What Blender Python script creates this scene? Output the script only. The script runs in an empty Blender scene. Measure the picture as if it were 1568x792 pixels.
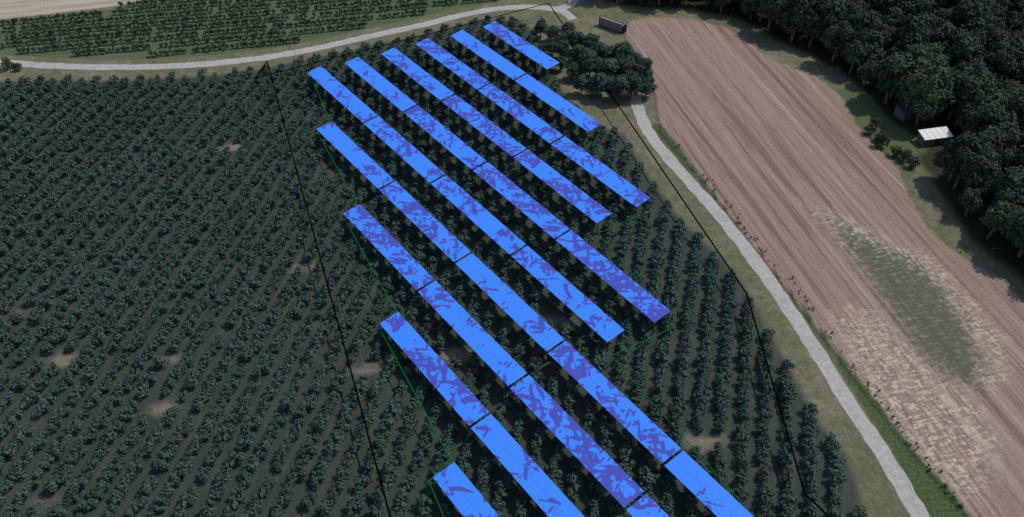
import bpy, bmesh, math, random
import numpy as np
from mathutils import Vector
random.seed(7); rng=np.random.default_rng(7)
scene=bpy.context.scene
# ------------------------------------------------------------------ site survey calibration
H=110.0; F=1358.0; TH=math.atan(1226/F); ST,CT=math.sin(TH),math.cos(TH)
def G(x,y,z=0.0):
    u=x-784; v=396-y
    D=F*ST-v*CT; s=(H-z)/D
    return (u*s,(F*CT+v*ST)*s)
def GP(l,z=0.0): return [G(a,b,z) for a,b in l]
# ------------------------------------------------------------------ helpers
def mesh_obj(name,verts,faces,mats=(),fm=None,smooth=False,link=True):
    me=bpy.data.meshes.new(name); me.from_pydata([tuple(map(float,v)) for v in verts],[],faces)
    for m in mats: me.materials.append(m)
    if fm is not None: me.polygons.foreach_set('material_index',fm)
    if smooth: me.polygons.foreach_set('use_smooth',[True]*len(me.polygons))
    me.update(); ob=bpy.data.objects.new(name,me)
    if link: scene.collection.objects.link(ob)
    return ob
class NT:
    def __init__(s,name):
        s.m=bpy.data.materials.new(name); s.m.use_nodes=True; s.t=s.m.node_tree
        s.b=s.t.nodes['Principled BSDF']; s.b.inputs['Roughness'].default_value=.9
        s.b.inputs['Specular IOR Level'].default_value=.15
    def n(s,ty,ins=None,**kw):
        nd=s.t.nodes.new(ty)
        for k,v in kw.items(): setattr(nd,k,v)
        for k,v in (ins or {}).items(): s.set(nd.inputs[k],v)
        return nd
    def set(s,inp,v):
        if isinstance(v,bpy.types.NodeSocket): s.t.links.new(v,inp)
        else: inp.default_value=v
    def math(s,op,a,b=0.0,c=None,clamp=False):
        nd=s.t.nodes.new('ShaderNodeMath'); nd.operation=op; nd.use_clamp=clamp
        s.set(nd.inputs[0],a); s.set(nd.inputs[1],b)
        if c is not None: s.set(nd.inputs[2],c)
        return nd.outputs[0]
    def mix(s,f,a,b,bt='MIX'):
        nd=s.t.nodes.new('ShaderNodeMix'); nd.data_type='RGBA'; nd.blend_type=bt
        s.set(nd.inputs[0],f)
        for i,v in ((6,a),(7,b)):
            if isinstance(v,tuple) and len(v)==3: v=(*v,1)
            s.set(nd.inputs[i],v)
        return nd.outputs[2]
    def noise(s,vec,scale,detail=4,rough=.6,dist=0):
        nd=s.n('ShaderNodeTexNoise',{'Vector':vec,'Scale':scale,'Detail':detail,'Roughness':rough,'Distortion':dist})
        return nd.outputs['Fac']
    def ss(s,v,a,b,o0=0.0,o1=1.0):
        nd=s.n('ShaderNodeMapRange',interpolation_type='SMOOTHSTEP')
        for k,val in zip(('Value','From Min','From Max','To Min','To Max'),(v,a,b,o0,o1)): s.set(nd.inputs[k],val)
        return nd.outputs[0]
    def pos(s): return s.n('ShaderNodeNewGeometry').outputs['Position']
    def mapping(s,vec,rotz=0,scale=(1,1,1)):
        a=s.n('ShaderNodeMapping',{'Vector':vec,'Rotation':(0,0,rotz)})
        return s.n('ShaderNodeMapping',{'Vector':a.outputs[0],'Scale':scale}).outputs[0]
def simple(name,c,rough=.8,nz=0,c2=None,metal=0,spec=.2):
    t=NT(name); t.b.inputs['Roughness'].default_value=rough; t.b.inputs['Metallic'].default_value=metal
    t.b.inputs['Specular IOR Level'].default_value=spec
    if nz:
        f=t.ss(t.noise(t.pos(),nz,4),.3,.7)
        t.set(t.b.inputs['Base Color'],t.mix(f,c,c2))
    else: t.b.inputs['Base Color'].default_value=(*c,1)
    return t.m
# ------------------------------------------------------------------ world & light
az=math.radians(66); el=math.radians(55)
w=bpy.data.worlds.new("World"); scene.world=w; w.use_nodes=True
sk=w.node_tree.nodes.new('ShaderNodeTexSky'); sk.sky_type='NISHITA'; sk.sun_disc=False
sk.sun_elevation=el; sk.sun_rotation=az
bg=w.node_tree.nodes['Background']; bg.inputs[1].default_value=.15
w.node_tree.links.new(sk.outputs[0],bg.inputs[0])
sl=bpy.data.lights.new('sun','SUN'); sl.energy=3.2; sl.angle=math.radians(.8); sl.color=(1,.93,.83)
so=bpy.data.objects.new('sun',sl); scene.collection.objects.link(so)
sv=Vector((math.sin(az)*math.cos(el),math.cos(az)*math.cos(el),math.sin(el)))
so.rotation_euler=sv.to_track_quat('Z','Y').to_euler(); so.location=(0,150,200)
cam=bpy.data.cameras.new('camera'); co=bpy.data.objects.new('camera',cam); scene.collection.objects.link(co)
co.location=(0,0,H); co.rotation_euler=(math.pi/2-TH,0,0); cam.lens=36*F/1568; cam.sensor_width=36
cam.clip_end=8000; scene.camera=co
scene.view_settings.view_transform='Standard'; scene.view_settings.look='None'; scene.view_settings.exposure=0
# ------------------------------------------------------------------ regions
P_orch=GP([(-700,128),(0,125),(200,124),(330,116),(400,106),(440,98),(560,72),(660,50),(740,30),(800,32),(838,75),(862,140),(905,190),(955,205),(990,265),(1045,340),(1105,395),(1150,455),(1175,505),(1215,575),(1245,635),(1300,705),(1325,792),(1360,1000),(-700,1000)])
P_north=GP([(-600,80),(0,84),(150,92),(250,90),(340,83),(420,74),(500,59),(560,45),(640,27),(700,13),(760,4),(830,-25),(700,-120),(400,-60),(170,14),(0,32),(-500,110)])
P_tan=GP([(-900,60),(0,30),(170,10),(380,-30),(380,-260),(-900,-260)])
P_plow=GP([(962,32),(1000,26),(1060,30),(1110,42),(1150,68),(1180,92),(1250,118),(1290,150),(1310,190),(1345,228),(1375,262),(1395,310),(1420,350),(1460,385),(1520,420),(1568,455),(1800,590),(2000,900),(1700,1000),(1540,870),(1478,792),(1392,690),(1315,590),(1238,490),(1182,415),(1120,335),(1062,262),(1012,205),(1003,150),(988,100),(955,55)])
P_green=GP([(1258,325),(1330,365),(1400,398),(1440,435),(1480,495),(1505,560),(1502,600),(1450,578),(1400,535),(1365,480),(1320,415)])
P_straw=GP([(1225,305),(1300,335),(1350,370),(1430,392),(1480,450),(1540,520),(1540,580),(1500,600),(1500,540),(1440,440),(1350,400),(1290,370)])
P_straw2=GP([(1270,480),(1330,470),(1420,560),(1500,620),(1530,700),(1490,770),(1430,730),(1360,650),(1310,580)])
P_verge=GP([(1012,190),(1102,305),(1182,405),(1242,485),(1322,588),(1402,690),(1502,805),(1432,812),(1365,690),(1300,590),(1240,500),(1150,370),(1060,270),(990,190)])
P_forest=GP([(885,-12),(960,10),(1060,15),(1130,28),(1180,55),(1250,90),(1300,118),(1335,150),(1370,215),(1420,262),(1450,310),(1490,370),(1545,410),(1640,480),(1850,600),(2300,500),(2000,-100),(1500,-230),(900,-230)])
P_clear=GP([(1275,135),(1320,140),(1360,180),(1420,225),(1395,262),(1340,235),(1300,190)])
bare=[G(*p) for p in [(40,478),(462,410),(355,226),(265,550),(250,626),(95,552),(298,232),(860,491),(1078,676),(70,770),(560,566),(700,545)]]
def sd(poly,X,Y):
    n=len(poly); dm=np.full(X.shape,1e18); ins=np.zeros(X.shape,bool)
    for i in range(n):
        x1,y1=poly[i]; x2,y2=poly[(i+1)%n]; ex,ey=x2-x1,y2-y1
        t=np.clip(((X-x1)*ex+(Y-y1)*ey)/(ex*ex+ey*ey+1e-12),0,1)
        dm=np.minimum(dm,(X-x1-t*ex)**2+(Y-y1-t*ey)**2)
        c=((y1>Y)!=(y2>Y)); xi=x1+(Y-y1)*ex/(ey if abs(ey)>1e-9 else 1e-9)
        ins^=(c&(X<xi))
    d=np.sqrt(dm); return np.where(ins,d,-d)
# ------------------------------------------------------------------ ground sheet
xs=np.concatenate([[-4000,-2000,-1000,-500,-300,-220],np.arange(-180,181,1.5),[220,300,500,1000,2000,4000]])
ys=np.concatenate([[-4000,-1500,-500,-100,0],np.arange(30,300,1.5),[310,340,400,600,1000,2000,4000,6000]])
X,Y=np.meshgrid(xs,ys); nx,ny=len(xs),len(ys)
V=np.stack([X.ravel(),Y.ravel(),np.zeros(X.size)],1)
I=np.arange(nx*ny).reshape(ny,nx)
Fc=np.stack([I[:-1,:-1].ravel(),I[:-1,1:].ravel(),I[1:,1:].ravel(),I[1:,:-1].ravel()],1).tolist()
ORCH_AZ=math.radians(12.8); PLOW_AZ=math.radians(-14.5); NORTH_AZ=math.radians(78)
g=NT('ground_soil_and_grass'); pos=g.pos()
def att(n): return g.n('ShaderNodeAttribute',attribute_name=n).outputs['Fac']
nA=g.noise(pos,.35,6,.65); nB=g.noise(pos,2.2,5,.7); nC=g.noise(pos,.06,3); nD=g.noise(pos,.9,5,.7)
def mask(name,amp=3.0,soft=.8,nz=None):
    v=g.math('ADD',att(name),g.math('MULTIPLY',g.math('SUBTRACT',nz if nz is not None else nA,.5),amp))
    return g.ss(v,-soft,soft)
grassdry=g.mix(g.ss(nA,.3,.7),(.115,.115,.068),(.21,.185,.125))
grassdry=g.mix(g.ss(nC,.35,.65,0,.6),grassdry,(.085,.105,.05))
grassdry=g.mix(g.ss(nD,.48,.7,0,.6),grassdry,(.06,.08,.035))
grassdry=g.mix(g.ss(nD,.47,.3,0,.45),grassdry,(.29,.25,.195))
col=grassdry
# orchard floor
ov=g.mapping(pos,ORCH_AZ,(1,.12,1))
no=g.noise(ov,1.0,4,.6)
oc=g.mix(g.ss(no,.35,.7),(.032,.050,.040),(.060,.070,.055))
oc=g.mix(g.ss(nC,.5,.75,0,.25),oc,(.095,.092,.072))
oc=g.mix(g.ss(nA,.48,.68,0,.65),oc,(.034,.064,.042))
oc=g.mix(g.ss(nD,.58,.8,0,.45),oc,(.13,.12,.09))
col=g.mix(mask('r_orch',1.5,.9),col,oc)
col=g.mix(g.ss(g.math('ADD',att('r_bare'),g.math('MULTIPLY',g.math('SUBTRACT',nA,.5),5)),-1.2,1.4,0,.8),col,(.24,.205,.155))
# north field
nv=g.mapping(pos,NORTH_AZ,(1,.06,1))
nn=g.noise(nv,.8,3,.6)
nc=g.mix(g.ss(nn,.3,.7),(.065,.098,.045),(.10,.125,.068))
col=g.mix(mask('r_north',1,.5),col,nc)
tn=g.mix(g.ss(g.noise(g.mapping(pos,NORTH_AZ,(1,.05,1)),.5,4),.3,.7),(.30,.25,.19),(.42,.37,.29))
col=g.mix(mask('r_tan',1,.5),col,tn)
# forest floor
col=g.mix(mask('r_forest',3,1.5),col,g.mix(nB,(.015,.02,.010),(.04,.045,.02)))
col=g.mix(mask('r_clear',3,1.2),col,g.mix(nB,(.05,.085,.03),(.12,.14,.06)))
# plough
def rotmap(a,sc): return g.mapping(pos,a,sc)
pv1=rotmap(PLOW_AZ,(1,.010,1)); pv2=rotmap(PLOW_AZ,(1,.06,1))
f1=g.noise(pv1,.95,4,.75); f2=g.noise(pv2,1.7,5,.75); f3=g.noise(pos,3.5,4,.7); f4=g.noise(pv1,.16,1,.5); f5=g.noise(rotmap(PLOW_AZ,(1,.02,1)),.5,2,.6)
pc=g.mix(g.ss(f1,.40,.60),(.20,.133,.107),(.315,.232,.19))
pc=g.mix(g.ss(f2,.35,.66,0,.6),pc,(.37,.285,.24))
pc=g.mix(g.ss(f4,.45,.58,0,.3),pc,(.235,.155,.125))
pc=g.mix(g.math('MULTIPLY',g.ss(f5,.56,.62),g.ss(f2,.30,.6,.35,.75)),pc,(.135,.088,.07))
pc=g.mix(g.math('MULTIPLY',g.ss(f5,.40,.36),g.ss(f2,.3,.6,.2,.55)),pc,(.43,.345,.285))
pc=g.mix(g.ss(f3,.5,.75,0,.55),pc,(.13,.085,.068))
pc=g.mix(g.ss(g.noise(pos,.045,3),.4,.7,0,.3),pc,(.26,.17,.135))
pm=mask('r_plow',1.6,.5); col=g.mix(pm,col,pc)
fs=g.noise(rotmap(PLOW_AZ,(1,.3,1)),1.3,6,.8); fx=g.noise(rotmap(PLOW_AZ,(.3,1,1)),1.6,5,.8)
stm=g.math('MULTIPLY',g.ss(g.math('ADD',att('r_straw'),g.math('MULTIPLY',g.math('SUBTRACT',nA,.5),7)),-2.5,2.5),g.ss(g.math('ADD',g.math('MULTIPLY',fs,.5),g.math('MULTIPLY',fx,.5)),.48,.56))
col=g.mix(g.math('MULTIPLY',stm,.9),col,(.52,.46,.35))
gpm=g.math('MULTIPLY',g.ss(g.math('ADD',att('r_green'),g.math('MULTIPLY',g.math('SUBTRACT',nD,.5),14)),-1.6,2.2),g.ss(fx,.66,.50))
col=g.mix(g.math('MULTIPLY',gpm,.88),col,g.mix(nB,(.045,.078,.046),(.10,.125,.078)))
col=g.mix(mask('r_verge',2.6,.5),col,g.mix(g.ss(nB,.3,.7),(.032,.062,.02),(.085,.115,.045)))
col=g.mix(g.ss(nB,.2,.8,.25,.0),col,(.0,.0,.0))
g.set(g.b.inputs['Base Color'],col)
hgt=g.math('ADD',g.math('MULTIPLY',nB,.12),g.math('MULTIPLY',g.math('MULTIPLY',g.math('ADD',f2,f1),pm),.3))
bp=g.n('ShaderNodeBump',{'Height':hgt,'Strength':1.0,'Distance':1.0})
g.set(g.b.inputs['Normal'],bp.outputs[0])
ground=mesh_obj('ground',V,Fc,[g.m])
def add_attr(n,arr):
    a=ground.data.attributes.new(n,'FLOAT','POINT'); a.data.foreach_set('value',np.clip(arr,-8,8).ravel().astype(np.float32))
add_attr('r_orch',sd(P_orch,X,Y)); add_attr('r_north',sd(P_north,X,Y)); add_attr('r_tan',sd(P_tan,X,Y))
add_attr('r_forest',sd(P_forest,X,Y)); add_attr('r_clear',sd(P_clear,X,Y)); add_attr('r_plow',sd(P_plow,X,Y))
add_attr('r_green',sd(P_green,X,Y)); add_attr('r_straw',np.maximum(sd(P_straw,X,Y),sd(P_straw2,X,Y))); add_attr('r_verge',sd(P_verge,X,Y))
bd=np.full(X.shape,-8.0)
for k,(bx,by) in enumerate(bare):
    bd=np.maximum(bd,(.7+.4*(k%3))-np.hypot((X-bx)*.55,(Y-by)))
add_attr('r_bare',bd)
# ------------------------------------------------------------------ roads
r=NT('gravel_road'); p=r.pos()
rc=r.mix(r.ss(r.noise(p,1.2,6,.7),.3,.7),(.27,.255,.24),(.38,.365,.345))
rc=r.mix(r.ss(r.noise(p,.25,3),.45,.7,0,.4),rc,(.22,.205,.18))
r.set(r.b.inputs['Base Color'],rc)
def smooth_path(pts,step=1.5):
    pts=[Vector(q) for q in pts]; out=[]
    for i in range(len(pts)-1):
        p0=pts[max(i-1,0)];p1=pts[i];p2=pts[i+1];p3=pts[min(i+2,len(pts)-1)]
        n=max(2,int((p2-p1).length/step))
        for k in range(n):
            t=k/n
            out.append(.5*((2*p1)+(p2-p0)*t+(2*p0-5*p1+4*p2-p3)*t*t+(3*p1-p0-3*p2+p3)*t**3))
    out.append(pts[-1]); return out
def road(name,px,wid,z):
    pts=smooth_path([G(a,b) for a,b in px]); vs=[];fs=[]
    for i,q in enumerate(pts):
        t=(pts[min(i+1,len(pts)-1)]-pts[max(i-1,0)]).normalized(); n=Vector((-t.y,t.x))
        a=wid/2+random.uniform(-.16,.16); b=wid/2+random.uniform(-.16,.16)
        vs+=[(*(q+n*a),z),(*(q),z+.01),(*(q-n*b),z)]
        if i: k=3*i; fs+=[(k-3,k-2,k+1,k),(k-2,k-1,k+2,k+1)]
    return mesh_obj(name,vs,fs,[r.m])
road('gravel_road',[(-900,40),(-300,80),(0,96),(60,100),(150,103),(250,102),(340,96),(420,86),(500,71),(560,57),(640,40),(700,25),(760,14),(810,11),(850,14),(866,20),(878,30)],2.7,.03)
road('gravel_road',[(850,14),(872,8),(885,-8),(900,-40),(940,-120)],2.6,.024)
road('gravel_road',[(960,110),(970,140),(984,185),(1012,228),(1062,285),(1120,352),(1172,422),(1240,522),(1300,618),(1355,700),(1408,790),(1470,900),(1600,1150)],2.75,.03)
# ------------------------------------------------------------------ trees
def leaf_mat(name,a,b,c,big=None):
    t=NT(name); tc=t.n('ShaderNodeTexCoord').outputs['Object']; oi=t.n('ShaderNodeObjectInfo').outputs['Random']
    x=t.mix(t.ss(t.noise(tc,1.3,4,.7),.3,.7),a,b); x=t.mix(t.ss(oi,.3,1.0,0,.85),x,c)
    x=t.mix(t.ss(t.noise(t.pos(),.05,2),.35,.65,0,.3),x,(.02,.03,.02))
    if big: x=t.mix(t.ss(t.noise(t.mapping(t.pos(),0,(1,1,.2)),.075,2),.52,.66,0,.6),x,big)
    t.set(t.b.inputs['Base Color'],x); t.b.inputs['Roughness'].default_value=.8
    t.b.inputs['Specular IOR Level'].default_value=.1
    return t.m
bark=simple('bark',(.09,.07,.05),.95,3,(.15,.12,.09))
def tree_mesh(name,h,r,trunk_h,nl,nleaf,ls,mat,seed):
    rs=random.Random(seed); vs=[];fs=[];fm=[]
    def limb(p,q,r0,r1,n=6):
        p,q=Vector(p),Vector(q); d=(q-p).normalized(); a=d.orthogonal().normalized(); b=d.cross(a); k=len(vs)
        for c,rr in ((p,r0),(q,r1)):
            for i in range(n):
                an=2*math.pi*i/n; vs.append(c+a*math.cos(an)*rr+b*math.sin(an)*rr)
        for i in range(n): fs.append((k+i,k+(i+1)%n,k+n+(i+1)%n,k+n+i)); fm.append(1)
    tr=h*.022+.02
    top=(rs.uniform(-.1,.1)*r,rs.uniform(-.1,.1)*r,h*.8)
    mid=(0,0,trunk_h); limb((0,0,-.1),mid,tr*1.3,tr); limb(mid,top,tr,tr*.3)
    lobes=[]
    for i in range(nl):
        an=2*math.pi*(i/nl+rs.uniform(-.06,.06))*2.6; f=(i+.5)/nl
        rad=r*.62*math.sqrt(max(0,1-(f*.95)**2))*rs.uniform(.6,1.15)
        z=trunk_h+(h-trunk_h)*(.22+.62*f)
        c=Vector((math.cos(an)*rad,math.sin(an)*rad,z)); lr=r*rs.uniform(.33,.52)
        lobes.append((c,lr)); limb((0,0,trunk_h*.9+(z-trunk_h)*.4),c,tr*.5,tr*.15,4)
    tot=sum(l[1]**2 for l in lobes)
    for c,lr in lobes:
        for _ in range(int(nleaf*lr*lr/tot)):
            d=Vector((rs.gauss(0,1),rs.gauss(0,1),rs.gauss(.25,1))).normalized()
            rr=lr*(rs.uniform(.45,1.0)**.5)*(1+.12*rs.gauss(0,1))
            q=c+Vector((d.x*rr,d.y*rr,d.z*rr*.8))
            nrm=(d+Vector((rs.gauss(0,.5),rs.gauss(0,.5),rs.gauss(.3,.5)))).normalized()
            a=nrm.orthogonal().normalized(); b=nrm.cross(a); an=rs.uniform(0,6.28)
            a,b=a*math.cos(an)+b*math.sin(an),b*math.cos(an)-a*math.sin(an)
            s=ls*rs.uniform(.6,1.3); k=len(vs)
            vs.extend([q-a*s,q+b*s*.6,q+a*s,q-b*s*.6]); fs.append((k,k+1,k+2,k+3)); fm.append(0)
    return mesh_obj(name,vs,fs,[mat,bark],fm,link=False)
lm_o=leaf_mat('orchard_leaves',(.038,.070,.060),(.064,.104,.086),(.052,.09,.068))
lm_f=leaf_mat('forest_leaves',(.020,.033,.025),(.038,.057,.036),(.042,.07,.038),(.062,.10,.04))
lm_t=leaf_mat('grove_leaves',(.030,.050,.038),(.054,.082,.055),(.05,.082,.054))
lm_g=leaf_mat('field_leaves',(.03,.055,.03),(.05,.08,.042),(.04,.07,.038))
def source(cname,n,*a):
    c=bpy.data.collections.new(cname)
    for i in range(n): c.objects.link(tree_mesh(cname+'_item',*a,seed=11*i))
    return c
C_o=source('orchard_tree_kinds',6,2.1,1.25,.35,6,150,.26,lm_o)
C_v=source('vine_kinds',3,1.6,.8,.2,5,80,.24,lm_g)
C_f=source('forest_tree_kinds',6,11.5,4.3,3.0,17,2400,.43,lm_f)
C_t=source('grove_tree_kinds',4,11.5,4.3,2.4,16,1900,.52,lm_t)
C_b=source('bush_kinds',3,2.6,1.7,.2,7,400,.24,lm_f)
def scatter(name,pts,coll,smin,smax):
    ob=mesh_obj(name,[(x,y,0) for x,y in pts],[])
    ng=bpy.data.node_groups.new(name+'_scatter','GeometryNodeTree')
    ng.interface.new_socket('Geometry',in_out='INPUT',socket_type='NodeSocketGeometry')
    ng.interface.new_socket('Geometry',in_out='OUTPUT',socket_type='NodeSocketGeometry')
    N=ng.nodes; L=ng.links
    gi=N.new('NodeGroupInput'); go=N.new('NodeGroupOutput'); ip=N.new('GeometryNodeInstanceOnPoints')
    ci=N.new('GeometryNodeCollectionInfo'); ci.inputs['Collection'].default_value=coll
    ci.inputs['Separate Children'].default_value=True; ci.inputs['Reset Children'].default_value=True
    rv=N.new('FunctionNodeRandomValue'); rv.data_type='FLOAT_VECTOR'; rv.inputs[0].default_value=(0,0,0); rv.inputs[1].default_value=(.12,.12,6.28)
    rs=N.new('FunctionNodeRandomValue'); rs.data_type='FLOAT'; rs.inputs[2].default_value=smin; rs.inputs[3].default_value=smax; rs.inputs['Seed'].default_value=5
    L.new(gi.outputs[0],ip.inputs['Points']); L.new(ci.outputs[0],ip.inputs['Instance']); ip.inputs['Pick Instance'].default_value=True
    L.new(rv.outputs[0],ip.inputs['Rotation'])
    L.new(rs.outputs[1],ip.inputs['Scale']); L.new(ip.outputs[0],go.inputs[0])
    md=ob.modifiers.new('scatter','NODES'); md.node_group=ng
    return ob
def rows(poly,azm,rs,ts,jit,miss,bbox,inset=0.5):
    a=np.array((math.sin(azm),math.cos(azm))); b=np.array((math.cos(azm),-math.sin(azm)))
    i,j=np.meshgrid(np.arange(-140,140),np.arange(-320,320))
    cx,cy=(bbox[0]+bbox[2])/2,(bbox[1]+bbox[3])/2
    Xp=cx+i*rs*b[0]+j*ts*a[0]; Yp=cy+i*rs*b[1]+j*ts*a[1]
    Xp=Xp+rng.normal(0,jit,Xp.shape); Yp=Yp+rng.normal(0,jit,Xp.shape)
    ok=(Xp>bbox[0])&(Xp<bbox[2])&(Yp>bbox[1])&(Yp<bbox[3])&(rng.random(Xp.shape)>miss)
    Xp,Yp=Xp[ok],Yp[ok]; k=sd(poly,Xp,Yp)>inset; return Xp[k],Yp[k]
ox,oy=rows(P_orch,ORCH_AZ,3.3,1.32,.15,.04,(-165,45,110,225),.8)
keep=np.ones(len(ox),bool)
for k,(bx,by) in enumerate(bare): keep&=~(((1.2+.4*(k%3))-np.hypot((ox-bx)*.55,oy-by))>0)
scatter('orchard',list(zip(ox[keep],oy[keep])),C_o,.74,1.14)
vx,vy=rows(P_north,NORTH_AZ,4.2,1.15,.08,.04,(-210,120,120,300),.8)
scatter('vineyard',list(zip(vx,vy)),C_v,.8,1.15)
# forest
hut=G(1428,213)
cand=[]
bx0,bx1,by0,by1=20,230,110,320
cell=4.6
for a in np.arange(bx0,bx1,cell):
    for b in np.arange(by0,by1,cell):
        cand.append((a+rng.uniform(-1.6,1.6),b+rng.uniform(-1.6,1.6)))
cand=np.array(cand); m=(sd(P_forest,cand[:,0],cand[:,1])>.8)&(sd(P_clear,cand[:,0],cand[:,1])<1)
m&=np.hypot(cand[:,0]-hut[0],(cand[:,1]-hut[1]+3)*.8)>7.0
scatter('forest',[tuple(q) for q in cand[m]],C_f,.55,1.15)
bp_=[]
for q in [(1330,205),(1350,225),(1370,238),(1385,245),(1345,215),(1395,255),(1340,195),(30,108),(12,106)]:
    bp_.append(G(*q))
scatter('shrubs',bp_,C_b,.6,1.1)
bp2=[]
pl=[(1020,205),(1104,305),(1190,412),(1270,512),(1350,620),(1430,725),(1470,780)]
for i in range(110):
    t=random.random(); k=min(int(t*6),5); f=t*6-k
    a=pl[k][0]*(1-f)+pl[k+1][0]*f; b=pl[k][1]*(1-f)+pl[k+1][1]*f
    bp2.append(G(a+random.uniform(-6,10),b+random.uniform(-4,4)))
scatter('verge_grass_tufts',bp2,C_v,.12,.38)
fm=[o.data for o in C_t.objects]
for i,(x,y,s) in enumerate([(905,88,.55),(925,100,.6),(950,104,.6),(968,112,.55),(902,118,.6),(930,128,.7),(955,128,.65),(980,132,.62),(918,148,.62),(945,154,.65),(966,150,.6),(988,150,.52),(886,96,.52),(870,74,.5),(848,64,.45),(828,58,.42),(884,80,.5),(862,90,.42),(880,122,.45),(890,145,.42),(845,84,.36),(858,108,.35),(870,60,.42),(900,104,.5)]):
    o=bpy.data.objects.new('broadleaf_tree',fm[i%4]); scene.collection.objects.link(o)
    gx,gy=G(x,y); o.location=(gx,gy,0); o.scale=(s*1.1,s*1.1,s*random.uniform(.8,1.05)); o.rotation_euler=(0,0,i*1.7)
# ------------------------------------------------------------------ solar tables
pm_=NT('solar_panel_glass'); tc=pm_.n('ShaderNodeTexCoord').outputs['Object']; oi=pm_.n('ShaderNodeObjectInfo')
off=pm_.n('ShaderNodeVectorMath',{0:tc,1:pm_.n('ShaderNodeCombineXYZ',{'X':pm_.math('MULTIPLY',oi.outputs['Random'],900.),'Z':0.}).outputs[0]},operation='ADD').outputs[0]
def vor(scale,rot,sc):
    v=pm_.mapping(off,rot,sc); n_=pm_.n('ShaderNodeTexVoronoi',{'Vector':v,'Scale':scale,'Randomness':1.0},voronoi_dimensions='2D')
    return pm_.n('ShaderNodeSeparateColor',{0:n_.outputs['Color']}).outputs[0]
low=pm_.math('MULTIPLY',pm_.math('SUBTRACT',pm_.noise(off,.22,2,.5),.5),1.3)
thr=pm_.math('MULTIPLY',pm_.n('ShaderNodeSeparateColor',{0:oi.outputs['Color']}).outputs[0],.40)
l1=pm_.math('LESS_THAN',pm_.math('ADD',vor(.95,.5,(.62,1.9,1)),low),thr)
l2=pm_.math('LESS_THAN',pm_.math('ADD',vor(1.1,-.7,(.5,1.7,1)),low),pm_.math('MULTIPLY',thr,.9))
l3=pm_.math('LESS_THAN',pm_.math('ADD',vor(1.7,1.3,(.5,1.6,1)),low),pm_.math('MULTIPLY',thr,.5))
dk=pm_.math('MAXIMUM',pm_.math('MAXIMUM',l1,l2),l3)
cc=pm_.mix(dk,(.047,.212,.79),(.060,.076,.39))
pm_.set(pm_.b.inputs['Base Color'],cc); pm_.b.inputs['Roughness'].default_value=.5; pm_.b.inputs['Specular IOR Level'].default_value=.12
frame=simple('dark_steel',(.03,.03,.035),.6)
HP=3.6
rd=np.array((-1362/1829,1.0)); rd=-rd/np.linalg.norm(rd); rn=np.array((-rd[1],rd[0]))
if rn[1]<0: rn=-rn
starts=[(738,42),(690,55),(636,68),(583,83),(528,97),(472,111),(486,197),(527,326),(582,495),(656,735)]
ends=[((836,107),1),((898,201),2),((977,320),3),((918,342),3),((1007,497),4),((937,529),4),((1025,720),4),((967,788),3),((723,658),1)]
Ps=np.array([G(*q,z=HP) for q in starts]); cs=Ps@rn; ts=Ps@rd
kk=np.arange(10); sl_,ic=np.polyfit(kk,cs,1)
Ls=[(np.array(G(*e,z=HP))@rd-ts[i])/n for i,(e,n) in enumerate(ends)]
Lt=float(np.mean(Ls))
WP=3.75; TILT=math.radians(8); NM=26; LP=Lt-.45; mw=LP/NM
vs=[];fs=[];fmi=[]
def box(x0,x1,y0,y1,z0,z1,mi,tilt=False):
    k=len(vs)
    for z in (z0,z1):
        for (x,y) in ((x0,y0),(x1,y0),(x1,y1),(x0,y1)):
            vs.append((x,y*math.cos(TILT)-z*math.sin(TILT),y*math.sin(TILT)+z*math.cos(TILT)+HP) if tilt else (x,y,z))
    for f in ((0,3,2,1),(4,5,6,7),(0,1,5,4),(1,2,6,5),(2,3,7,6),(3,0,4,7)): fs.append(tuple(k+i for i in f)); fmi.append(mi)
for i in range(NM):
    for j in range(2):
        box(i*mw+.006,(i+1)*mw-.006,j*WP/2+.008,(j+1)*WP/2-.008,0,.04,0,True)
for y in (.5,1.35,2.4,3.25): box(.05,LP-.05,y-.04,y+.04,-.1,-.005,1,True)
npost=6
for i in range(npost):
    x=.6+i*(LP-1.2)/(npost-1)
    box(x-.05,x+.05,.15,WP-.15,-.22,-.102,1,True)
    for y in (.8,2.9):
        box(x-.055,x+.055,y-.055,y+.055,-.1,HP+y*math.tan(TILT)-.2,1)
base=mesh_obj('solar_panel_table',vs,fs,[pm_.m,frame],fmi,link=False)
ntab=[1,2,3,3,4,4,6,6,5,4]
dark={(3,1):.95,(7,2):1.0,(4,3):1.0,(1,0):.22,(5,3):.2,(6,2):.14,(8,1):.02,(6,3):.6,(6,1):.5,(0,0):.3,(2,2):.5,(2,1):.42,(7,0):.5,(1,1):.36,(5,0):.36,(8,0):.36,(7,1):.2,(6,4):.03,(4,0):.22,(9,0):.3,(3,2):.4,(4,1):.45,(4,2):.4,(7,3):.45}
ang=math.atan2(rd[1],rd[0])
first=True
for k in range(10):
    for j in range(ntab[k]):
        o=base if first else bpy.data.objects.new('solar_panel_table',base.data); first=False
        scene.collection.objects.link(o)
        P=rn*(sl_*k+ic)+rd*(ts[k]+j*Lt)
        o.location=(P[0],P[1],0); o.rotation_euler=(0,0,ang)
        c=dark.get((k,j),random.uniform(.2,.38)); o.color=(c,c,c,1)
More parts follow.
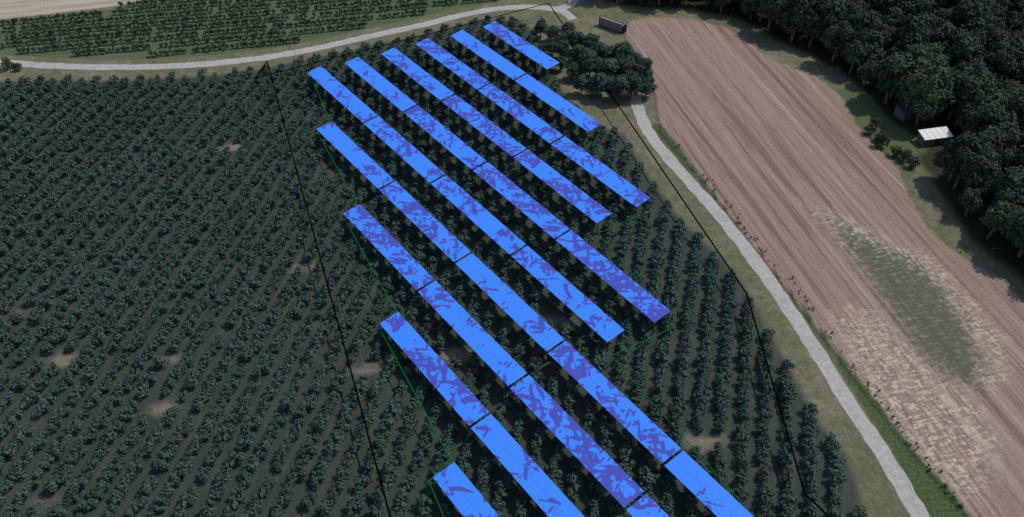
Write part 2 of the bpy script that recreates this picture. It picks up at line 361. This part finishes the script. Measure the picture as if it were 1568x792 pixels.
# ------------------------------------------------------------------ boundary lines
def cable(name,px,z,rads,mat):
    pts=[Vector((*G(a,b,z),z)) for a,b in px]; V_=[];F_=[]
    def tube(p,q,r0,r1=None,n=5):
        r1=r0 if r1 is None else r1
        d=(q-p).normalized(); a=d.orthogonal().normalized(); b=d.cross(a); k=len(V_)
        for c,rr in ((p,r0),(q,r1)):
            for i in range(n): an=2*math.pi*i/n; V_.append(c+(a*math.cos(an)+b*math.sin(an))*rr)
        for i in range(n): F_.append((k+i,k+(i+1)%n,k+n+(i+1)%n,k+n+i))
    for j,(p,q) in enumerate(zip(pts,pts[1:])):
        tube(p,q,rads)
        n=max(1,int((q-p).length/12))
        for i in range(n):
            c=p.lerp(q,i/n); tube(Vector((c.x,c.y,0)),c,.02)
    return mesh_obj(name,V_,F_,[mat])
blk=simple('black_cable',(.002,.002,.002),.9,spec=.0)
grn=simple('green_cable',(.004,.12,.02),.8,spec=.0)
cable('boundary_fence',[(600,800),(409,94),(391,120)],3.2,.15,blk)
cable('boundary_fence',[(391,120),(840,5)],3.2,.10,blk)
cable('boundary_fence',[(840,5),(1143,449),(1232,755),(1290,812)],3.2,.15,blk)
cable('green_boundary_wire',[(474,114),(505,183),(487,205),(549,316),(529,338),(606,477),(583,507),(690,703),(657,738),(683,800)],2.9,.085,grn)
cable('green_boundary_wire',[(836,110),(848,128),(844,150)],2.9,.06,grn)
cable('green_boundary_wire',[(905,205),(916,207),(908,222),(996,322),(985,328),(916,357),(1029,492),(1022,506),(935,545),(1160,797)],2.9,.085,grn)
# ------------------------------------------------------------------ shed with white roof
def shed(px,lx,ly,h,rot,roofmat,wallmat):
    e=bpy.data.objects.new('shed',None); scene.collection.objects.link(e); gx,gy=G(*px); e.location=(gx,gy,0); e.rotation_euler=(0,0,rot)
    def bx(name,x0,x1,y0,y1,z0,z1,mat,dz=(0,0)):
        v=[(x0,y0,z0),(x1,y0,z0),(x1,y1,z0),(x0,y1,z0),(x0,y0,z1+dz[0]),(x1,y0,z1+dz[0]),(x1,y1,z1+dz[1]),(x0,y1,z1+dz[1])]
        if name.startswith('roof'): v=[(a,b,c+(dz[0] if b==y0 else dz[1])) if i<4 else (a,b,c) for i,(a,b,c) in enumerate(v)]
        o=mesh_obj(name,v,[(0,3,2,1),(4,5,6,7),(0,1,5,4),(1,2,6,5),(2,3,7,6),(3,0,4,7)],[mat]); o.parent=e; return o
    bx('walls',-lx/2,lx/2,-ly/2,ly/2,0,h,wallmat,(0,.5))
    bx('roof',-lx/2-.3,lx/2+.3,-ly/2-.3,ly/2+.3,h+.02,h+.12,roofmat,(-.03,.55))
    bx('door',-.5,.5,-ly/2-.05,-ly/2-.004,0,1.75,frame); bx('window',lx/2-1.8,lx/2-.8,-ly/2-.05,-ly/2-.004,1,1.6,frame)
    for i in range(6):
        x=-lx/2-.2+i*(lx+.4)/5; bx('roof_rib_%d'%i,x-.04,x+.04,-ly/2-.3,ly/2+.3,h+.123,h+.17,roofmat,(-.03,.55))
white=simple('white_metal_roof',(.72,.72,.72),.6,.8,(.6,.6,.58)); wood=simple('weathered_wood',(.09,.075,.06),.9,2,(.14,.11,.09)); grey=simple('grey_roof',(.06,.07,.075),.8,1,(.09,.10,.10))
shed((1428,217),6.2,2.5,1.8,math.radians(12),white,wood)
shed((1388,178),4.6,3.2,2.0,math.radians(20),grey,wood)
# ------------------------------------------------------------------ hatched container
ce=bpy.data.objects.new('transformer_container',None); scene.collection.objects.link(ce)
a=Vector(G(917,39)); b=Vector(G(950,51)); ce.location=(a.x,a.y,0); d=(b-a); ce.rotation_euler=(0,0,math.atan2(d.y,d.x)); LN=d.length
cg=simple('grey_cladding',(.24,.21,.18),.8,2,(.30,.27,.235))
def part(name,boxes,mat):
    V_=[];F_=[]
    for (x0,x1,y0,y1,z0,z1) in boxes:
        k=len(V_); V_+= [(x0,y0,z0),(x1,y0,z0),(x1,y1,z0),(x0,y1,z0),(x0,y0,z1),(x1,y0,z1),(x1,y1,z1),(x0,y1,z1)]
        F_+=[tuple(k+i for i in f) for f in ((0,3,2,1),(4,5,6,7),(0,1,5,4),(1,2,6,5),(2,3,7,6),(3,0,4,7))]
    o=mesh_obj(name,V_,F_,[mat]); o.parent=ce
part('body',[(0,LN,0,1.0,.15,2.3)],cg)
part('frame',[(-.06,LN+.06,-.06,.03,2.3,2.4),(-.06,LN+.06,.97,1.06,2.3,2.4),(-.06,.03,.03,.97,2.3,2.4),(LN-.03,LN+.06,.03,.97,2.3,2.4),(-.06,.03,-.06,-.002,0,2.3),(LN-.03,LN+.06,-.06,-.002,0,2.3),(-.06,LN+.06,-.08,-.003,.1,.2)],frame)
part('louvres',[(i*LN/12+.1,i*LN/12+.19,-.05,-.004,.25,2.25) for i in range(12)],frame)
part('roof_ribs',[(i*LN/12+.1,i*LN/12+.19,.06,.94,2.304,2.36) for i in range(12)],frame)
part('switchgear',[(LN+.15,LN+.9,.2,.35,.1,2.0),(LN+.15,LN+.9,1.2,1.35,.1,2.0),(LN+.15,LN+.3,.35,1.2,1.4,1.6),(LN+.5,LN+.62,.35,1.2,.6,.8)],frame)
